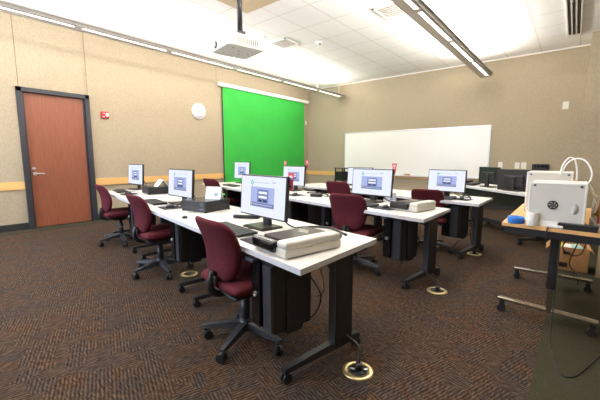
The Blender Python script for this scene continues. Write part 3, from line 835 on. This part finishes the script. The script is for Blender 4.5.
def flag(label, mon, side, up, kind):
    """tapered red card clipped to an upper corner of a monitor"""
    (x, y), rz, _ = MO[mon]; W, H = .52 * (.9 if mon == 4 else 1), .31
    c, s_ = cos(R(rz)), sin(R(rz)); lx, ly = side * (W / 2 + .004), .05
    t = thing('red_flag', label, 'flag', (x + lx * c - ly * s_, y + lx * s_ + ly * c, ZT + .075 + H - .06 + up), R(rz), 'tapered red cards on monitor corners')
    T = Matrix.Rotation(pi / 2, 4, 'X')
    MB().prism(M['red'], [(-.01, 0), (.012, 0), (.034, .125), (-.030, .125)], -.002, .002, T).obj('card', t)
    b = MB()
    if kind == 'badge': b.prism(M['pink'], rrect(.036, .03, .014), .002, .003, T @ Matrix.Translation((.002, .09, 0))).prism(M['blue'], rrect(.018, .014, .006), .003, .0036, T @ Matrix.Translation((.004, .082, 0)))
    else:
        for k in range(3): b.box(M['pink'], (.002, -.0025, .105 - .016 * k), (.04 - .008 * k, .001, .007))
    b.obj('print_mark', t)
    MB().box(M['black'], (-side * .03, -.006, .03), (.06, .012, .02), .003).obj('clip', t)
flag('red tapered card with a white badge on the nearest monitor', 0, 1, -.04, 'badge')
flag('red tapered card on the right corner of the monitor beside the far scanner', 3, 1, 0, 'lines')
flag('red tapered card on the right corner of the monitor before the green backdrop edge', 4, 1, .03, 'lines')
flag('red tapered card on the left corner of the monitor before the green backdrop edge', 4, -1, .01, 'lines')

# ------------------------------------------------------------------ floor boxes
def floor_box(x, y, label, cord=None):
    t = thing('floor_outlet', label, 'floor outlet', (x, y, 0), 0, 'round brass floor outlets')
    MB().lathe(M['brass'], [(.088, .0005), (.088, .004), (.08, .009), (.056, .009), (.056, .006)], n=40).obj('brass_ring', t)
    MB().lathe(M['black'], [(.056, .001), (.056, .0075)], n=30).obj('cover', t)
    if cord:
        MB().cyl(M['black'], (0, .01, .007), (0, .01, .045), .02).cyl(M['black'], (.03, -.02, .007), (.03, -.02, .012), .014).obj('plug', t)
        b = MB().box(M['alu'], (-.028, -.012, .01), (.02, .012, .004)).box(M['alu'], (.034, .03, .01), (.016, .02, .004)).obj('flip_lid', t)
        MB().tube(M['black'], [(0, .01, .045)] + cord, .007).obj('cord', t)
    return t
floor_box(-.853, 1.555, 'brass floor outlet in front, by the foot of the nearest table', [(-.02, .05, .09), (-.06, .09, .10), (-.11, .10, .11), (-.15, .1, .13)])
floor_box(-.87, 3.019, 'brass floor outlet by the foot of the second-row end table', [(-.03, .04, .07), (-.1, .1, .09), (-.17, .13, .12)])
floor_box(-.883, 4.526, 'brass floor outlet by the foot of the last-row end table', [(-.02, .03, .07), (-.05, .05, .15), (-.08, .06, .3)])
floor_box(-3.0, 1.83, 'bare brass floor outlet beneath the front row, between chair and tower')
for (x, y, lab) in ((-1.28, 1.62, 'loose dark cable hanging beneath the nearest table'), (-1.30, 3.42, 'loose dark cable hanging beneath the second-row end table'), (-1.05, 4.6, 'loose dark cable hanging beneath the last-row end table')):
    tag(MB().tube(M['black'], [(x, y, ZT - .034), (x + .02, y - .02, .5), (x + .1, y + .02, .34), (x + .06, y + .02, .2), (x - .06, y + .06, .1), (x - .12, y + .1, .008)], .005)
        .tube(M['beigebox'], [(x + .06, y, ZT - .034), (x + .1, y + .02, .5), (x + .12, y + .03, .36), (x + .04, y + .05, .3)], .004).obj('hanging_cable'), lab, 'cable', 'cables hanging under tables')

# ------------------------------------------------------------------ instructor desk (set across the back right corner)
ZE = .725
class Diag: pass
fe0, fe1 = Vector((-1.72, 6.48)), Vector((-.38, 5.16))
ue = (fe1 - fe0).normalized(); ve = Vector((-ue.y, ue.x)); ea = math.atan2(ue.y, ue.x); Le = (fe1 - fe0).length
t = thing('instructor_desk', 'angled desk in the back corner carrying two monitors seen from behind', 'desk', (fe0.x, fe0.y, 0), ea)
MB().prism(M['white_lam'], rrect(Le, .72, .01), ZE - .03, ZE, Matrix.Translation((Le / 2, .36, 0)), m_side=M['edge']).obj('desktop', t)
b = MB(); pts = [(.12, ZE - .03), (Le - .05, ZE - .03)]
poly = [(.15, ZE - .03)] + [(.15 + (Le - .3) * k / 12, ZE - .03 - .13 - .09 * sin(pi * k / 12)) for k in range(13)] + [(Le - .15, ZE - .03)]
T = Matrix.Translation((0, .14, 0)) @ Matrix.Rotation(pi / 2, 4, 'X')
b.prism(M['black'], poly, 0, .02, T); b.obj('modesty_or_shade_panel', t)
for x in (.22, Le - .25):
    l = MB().box(M['blacksteel'], (x, .36, .36), (.08, .14, .6), .006).obj('leg', t)
    MB().box(M['blacksteel'], (x, .36, .085), (.06, .62, .04), .008).obj('foot', l)
    for y in (.09, .63):
        MB().cyl(M['black'], (x - .02, y, .03), (x + .02, y, .03), .03).box(M['black'], (x, y, .055), (.03, .03, .03)).obj('caster', l)
MB().box(M['blacksteel'], (Le / 2, .36, .15), (Le - .5, .04, .07), .006).obj('stretcher', t)
mb_ = thing('computer_monitor', 'dark monitor with its stand seen from behind, on the angled desk', 'monitor', (-1.06, 6.22, ZE), R(-40), 'monitors seen from behind on the corner desk')
def back_monitor(t, W, H, lift):
    MB().prism(M['black'], rrect(.24, .18, .02), 0, .014).obj('stand_base', t)
    MB().box(M['black'], (0, -.045, .11), (.075, .035, .2), .008).obj('stand_neck', t)
    zc = lift + H / 2
    MB().box(M['black'], (0, -.01, zc), (W, .03, H), .008).box(M['black'], (0, -.03, zc - .02), (W * .6, .03, H * .55), .012).obj('housing', t)
    MB().box(M['gloss'], (0, .0055, zc), (W - .03, .002, H - .03)).obj('display', t)
back_monitor(mb_, .46, .28, .05)
t = thing('computer_monitor', 'wide black monitor back, close to the white printers', 'monitor', (-.65, 5.72, ZE), R(-26), 'monitors seen from behind on the corner desk')
back_monitor(t, .49, .31, .002)
t = thing('desk_phone', 'low black phone at the left end of the angled desk', 'phone', (-1.38, 6.46, ZE), R(-30))
MB().box(M['black'], (0, 0, .025), (.22, .2, .04), .012, (.12, 0, 0)).obj('body', t)
MB().box(M['black'], (-.07, 0, .06), (.05, .2, .035), .014, (.1, 0, 0)).obj('handset', t)

# black media stand in the far corner
t = thing('media_stand', 'black two-shelf media stand left of the whiteboard', 'stand', (-5.28, 8.45, 0), R(-20))
MB().box(M['black'], (0, 0, .68), (.36, .36, .24), .01).obj('amplifier_box', t)
MB().box(M['black'], (0, 0, .90), (.42, .4, .025), .006).obj('top_shelf', t)
MB().box(M['black'], (0, 0, .545), (.46, .42, .02), .006).obj('lower_shelf', t)
for sx in (-1, 1):
    for sy in (-1, 1): MB().box(M['black'], (sx * .17, sy * .17, .45), (.03, .03, .9), .004).obj('post', t)
MB().box(M['black'], (0, 0, .06), (.56, .46, .03), .008).obj('base', t)

# ------------------------------------------------------------------ printer table
ZP = .74
PX0, PX1, PY0, PY1 = -.37, .44, 2.71, 4.05
t = thing('printer_table', 'plywood-topped table with black frame carrying two white printers', 'table', (0, PY0, 0), 0)
sk = .12                                # the front edge runs slightly askew
MB().prism(M['wood'], [(PX0, -sk * PX0), (PX1, -sk * PX1), (PX1, PY1 - PY0), (PX0, PY1 - PY0)], ZP - .024, ZP).obj('tabletop', t)
b = MB()
for y, ra in ((.022, -math.atan(sk)), (PY1 - PY0 - .03, 0)): b.box(M['blacksteel'], ((PX0 + PX1) / 2, y + (.008 if ra else 0), ZP - .05), (PX1 - PX0 - .03, .03, .052), .003, (0, 0, ra))
for x in (PX0 + .04, PX1 - .04): b.box(M['blacksteel'], (x, (PY1 - PY0) / 2 + .03, ZP - .05), (.03, PY1 - PY0 - .16, .05), .003)
b.box(M['blacksteel'], (-.06, (PY1 - PY0) / 2, ZP - .05), (.06, PY1 - PY0 - .06, .05), .003)
b.obj('frame', t)
for y, fa in ((.20, -6), (1.15, -1)):
    l = MB().box(M['blacksteel'], (-.06, y, .49), (.05, .075, .44), .006).box(M['chrome'], (-.06, y, .20), (.036, .055, .2), .006).obj('leg', t)
    g = lambda x, yy, z: (-.06 + x * cos(R(fa)) - yy * sin(R(fa)), y + x * sin(R(fa)) + yy * cos(R(fa)), z)
    MB().box(M['chrome'], g(-.025, 0, .105), (.60, .05, .028), .008, (0, 0, R(fa))).obj('foot', l)
    for x in (-.295, .245):
        c = MB()
        for s in (-1, 1): c.cyl(M['black'], g(x, s * .006, .028), g(x, s * .02, .028), .028, n=18)
        c.box(M['black'], g(x, 0, .067), (.034, .034, .05), .006); c.obj('caster', l)
def printer3d(x, y, label, W=.30, D_=.34, H=.31):
    t = thing('desktop_printer', label, 'printer', (x, y, ZP), 0, 'white three-dimensional printers')
    b = MB()
    b.box(M['frost'], (0, .006, H / 2), (W - .012, .008, H - .012), .002)
    b.obj('front_panel', t)
    f = MB()
    f.box(M['printer'], (-W / 2 + .006, D_ / 2, H / 2), (.012, D_, H), .004); f.box(M['printer'], (W / 2 - .006, D_ / 2, H / 2), (.012, D_, H), .004)
    f.box(M['printer'], (0, D_ / 2, H - .006), (W, D_, .012), .004); f.box(M['printer'], (0, D_ / 2, .02), (W, D_, .04), .004)
    f.box(M['printer'], (0, D_ - .006, H / 2), (W, .012, H), .003)
    f.obj('casing', t)
    s = MB()
    for sx in (-1, 1):
        for z in (.03, H - .02): s.cyl(M['slate'], (sx * (W / 2 - .03), -.002, z), (sx * (W / 2 - .03), .004, z), .008, n=10)
    s.obj('screw', t)
    return t
p1 = printer3d(-.072, 2.755, 'front white box-shaped printer with a round dark emblem', W=.305, H=.297)
p2 = printer3d(-.15, 3.43, 'white printer standing behind the one with the emblem', W=.31, H=.345)
# round interlaced emblem
b = MB(); z0 = .150; xe = -.016; q_ = .82
for k in range(6):
    a = k * pi / 3
    c0, c1 = Vector((cos(a), sin(a))) * .034 * q_, Vector((cos(a + pi / 3), sin(a + pi / 3))) * .034 * q_
    mid = (c0 + c1) / 2
    b.box(M['icon'], (xe + mid.x, .0005, z0 + mid.y), (.031 * q_, .003, .010 * q_), 0, (0, -(math.atan2(c1.y - c0.y, c1.x - c0.x)), 0))
    d0 = Vector((cos(a + .5), sin(a + .5))) * .021 * q_
    b.box(M['icon'], (xe + d0.x, .0003, z0 + d0.y), (.026 * q_, .003, .008 * q_), 0, (0, -(a + .5 + .7), 0))
    d1 = Vector((cos(a), sin(a))) * .008 * q_
    b.box(M['icon'], (xe + d1.x, .0004, z0 + d1.y), (.012 * q_, .003, .006 * q_), 0, (0, -(a + .9), 0))
b.obj('emblem', p1)
MB().lathe(M['smudge'], [(.026, 0), (.026, .0012)], c=(.10, .0015, .13), T=Matrix.Rotation(pi / 2, 4, 'X') @ Matrix.Scale(.7, 4, (1, 0, 0)) @ Matrix.Scale(1.3, 4, (0, 1, 0)), n=16).obj('grey_window', p1)
MB().box(M['white'], (.01, -.02, .012), (.08, .04, .02), .005).obj('latch_tab', p1)
A = [(-.075, 1.08), (-.066, 1.14), (-.047, 1.185), (-.023, 1.205), (.002, 1.186), (.019, 1.12), (.024, 1.04)]
B = [(-.068, 1.08), (-.042, 1.158), (.007, 1.197), (.062, 1.18), (.099, 1.11), (.098, 1.05), (.07, 1.0)]
MB().tube(M['tube'], [(x + .072, 3.12 + .06 * k / 6 - 2.755, z - ZP) for k, (x, z) in enumerate(A)], .0055, 8).obj('feed_tube', p1)
MB().tube(M['tube'], [(x + .072, 3.16 - .1 * k / 6 - 2.755, z - ZP) for k, (x, z) in enumerate(B)], .0055, 8).obj('feed_tube', p1)
MB().tube(M['tube'], [(.145, .1, .30), (.16, .12, .285), (.185, .13, .23), (.21, .14, .17), (.2, .16, .1)], .007, 8).obj('feed_tube', p1)

tag(MB().lathe(M['blue'], [(.05, 0), (.052, .004), (.052, .042), (.05, .046), (.036, .046), (.036, .004)], n=28).obj('tape_roll', None, (-.29, 2.79, ZP)), 'bright blue roll of tape on the printer table corner', 'tape')
t = thing('white_roll', 'white cardboard-cored roll standing before the printer', 'roll', (-.192, 2.745, ZP))
MB().lathe(M['white'], [(.032, 0), (.033, .004), (.033, .086), (.031, .09), (.022, .09), (.022, .02)], n=26).obj('roll', t)
MB().lathe(M['offwhite'], [(.022, .0), (.022, .091), (.019, .091), (.019, .03)], n=20).obj('core', t)
tag(MB().box(M['white'], (0, 0, .012), (.09, .05, .024), .006).obj('small_white_box', None, (-.275, 2.90, ZP), R(8)), 'small white block behind the blue tape', 'box')
t = thing('power_supply', 'long black power unit lying on the table before the printer', 'power supply', (.05, 2.745, ZP), R(-6))
MB().box(M['black'], (0, 0, .02), (.2, .07, .04), .005).obj('case', t)
MB().tube(M['black'], [(-.1, 0, .02), (-.14, -.03, .012), (-.15, -.06, -.02), (-.15, -.06, -.12)], .004, 6).obj('cord', t)
t = thing('filament_spool', 'white spool with orange core standing right of the front printer', 'spool', (.165, 3.12, ZP + .1), R(80))
T = Matrix.Rotation(pi / 2, 4, 'X')
MB().lathe(M['wood'], [(.045, -.025), (.045, .025)], T=T).obj('filament', t)
MB().lathe(M['white'], [(.1, -.032), (.1, -.026), (.02, -.026)], T=T, n=30).lathe(M['white'], [(.02, .026), (.1, .026), (.1, .032)], T=T, n=30).obj('flange', t)
t = thing('tool_tray', 'clear and white tray with small red and white parts by the printer', 'tray', (.185, 2.93, ZP), R(4))
MB().box(M['white'], (0, 0, .006), (.13, .22, .012), .004).box(M['frost'], (-.062, 0, .03), (.006, .22, .05)).box(M['frost'], (0, .107, .03), (.13, .006, .05)).obj('tray', t)
MB().box(M['red'], (-.03, .02, .05), (.012, .012, .05), .003).cyl(M['card'], (-.03, .02, .07), (-.035, .03, .16), .011).obj('orange_handle', t)
MB().box(M['white'], (.03, -.05, .03), (.05, .06, .04), .006, (.2, .2, .3)).cyl(M['white'], (.02, .05, .012), (.02, .05, .09), .014).obj('white_part', t)

# boxes beneath
def carton(name, label, x, y, rz, W, D_, H, m, open_=False):
    t = thing(name, label, 'box', (x, y, .004), R(rz))
    b = MB(); th = .006
    b.box(m, (0, 0, th / 2), (W, D_, th))
    for s in (-1, 1): b.box(m, (s * (W / 2 - th / 2), 0, H / 2), (th, D_, H)); b.box(m, (0, s * (D_ / 2 - th / 2), H / 2), (W, th, H))
    if not open_: b.box(m, (0, 0, H - th / 2), (W, D_, th))
    b.obj('carton', t)
    if open_:
        for s in (-1, 1): MB().box(m, (s * (W / 2 + .02), 0, H - .02), (.05, D_ - .01, .005), 0, (0, s * .9, 0)).obj('flap', t)
    return t
t = carton('cardboard_box', 'open cardboard box of packaging beneath the printer table', .03, 4.62, 2, .33, .3, .25, M['card'], True)
MB().box(M['black'], (-.02, -.152, .19), (.06, .003, .03)).obj('dark_label', t)
MB().box(M['black'], (-.04, -.152, .06), (.07, .003, .05)).obj('dark_label', t)
for k, (x, z, m, nm) in enumerate(((-.11, .23, M['yellow'], 'wrapper'), (.07, .235, M['teal'], 'bag'), (-.02, .225, M['white'], 'bag'))):
    b = MB(); tmp = bmesh.new(); bmesh.ops.create_icosphere(tmp, subdivisions=3, radius=.07)
    for v in tmp.verts: v.co *= 1 + .18 * sin(v.co.x * 90) * sin(v.co.y * 70 + k) ; v.co.z *= .6
    b._add(tmp, m, Matrix.Translation((x * .8, 0, z - .01)), True); tag(b.obj('packing_' + nm, None, (.03, 4.62, .004), 0), ('crumpled yellow wrapper in the open box', 'pale teal bag in the open box', 'white plastic bag in the open box')[k], nm)
carton('beige_box', 'tall beige closed box right of the open cardboard one', .40, 4.55, -4, .27, .34, .30, M['beigebox'])
tag(MB().box(M['white'], (0, 0, .13), (.2, .2, .26), .01).obj('white_bin', None, (.33, 3.62, ZP)), 'white container at the right edge behind the printers', 'container')
tag(MB().tube(M['black'], [(-.03, 2.75, ZP - .08), (-.028, 2.70, .5), (-.03, 2.66, .2), (-.025, 2.58, .015), (-.007, 2.45, .008), (.02, 2.30, .008), (.045, 2.235, .008), (.08, 2.24, .008), (.11, 2.29, .008), (.156, 2.427, .008), (.216, 2.616, .008)], .0035).obj('floor_cable'), 'thin black cable hanging from the printer table onto the olive carpet', 'cable')
tag(MB().tube(M['black'], [(.0, 3.9, ZP - .08), (.02, 3.92, .5), (-.02, 3.95, .36), (.05, 3.93, .30), (.12, 3.95, .33), (.15, 3.95, .5), (.16, 3.95, ZP - .08)], .005)
    .tube(M['black'], [(.1, 3.9, ZP - .08), (.09, 3.93, .45), (.04, 3.95, .22), (.1, 3.95, .12), (.12, 3.98, .012)], .005).obj('hanging_cable'), 'looped black cables hanging under the printer table before the open box', 'cable', 'cables hanging under tables')

# ------------------------------------------------------------------ light and camera
wd = bpy.data.worlds.new('World'); sc.world = wd; wd.use_nodes = True
bg = wd.node_tree.nodes['Background']; bg.inputs[0].default_value = (.62, .78, 1, 1); bg.inputs[1].default_value = .6
ld = bpy.data.lights.new('window_daylight', 'AREA'); ld.shape = 'RECTANGLE'; ld.size = WX1 - WX0 - .2; ld.size_y = WZ1 - WZ0 - .2
ld.energy = 230; ld.color = (.62, .78, 1)
lo = bpy.data.objects.new('window_daylight', ld); COL.objects.link(lo)
lo.location = ((WX0 + WX1) / 2, YF + .03, (WZ0 + WZ1) / 2); lo.rotation_euler = (R(90), 0, 0)

f, yaw, pitch, roll = 331.07, -.68878, .12647, .00093
fwd = Vector((sin(yaw) * cos(pitch), cos(yaw) * cos(pitch), -sin(pitch)))
rt = Vector((cos(yaw), -sin(yaw), 0)); up = rt.cross(fwd)
r2 = rt * cos(roll) + up * sin(roll); u2 = -rt * sin(roll) + up * cos(roll)
cd = bpy.data.cameras.new('camera'); cam = bpy.data.objects.new('camera', cd); COL.objects.link(cam)
cd.sensor_width = 36; cd.lens = 36 * f / 600; cd.clip_start = .05; cd.clip_end = 100
m3 = Matrix((r2, u2, -fwd)).transposed()
cam.matrix_world = Matrix.Translation((0, 0, 1.2)) @ m3.to_4x4()
sc.camera = cam
vs = sc.view_settings
sc.display_settings.display_device = 'sRGB'
vs.view_transform = 'Standard'; vs.look = 'None'; vs.gamma = 1; vs.use_curve_mapping = False; vs.exposure = .12
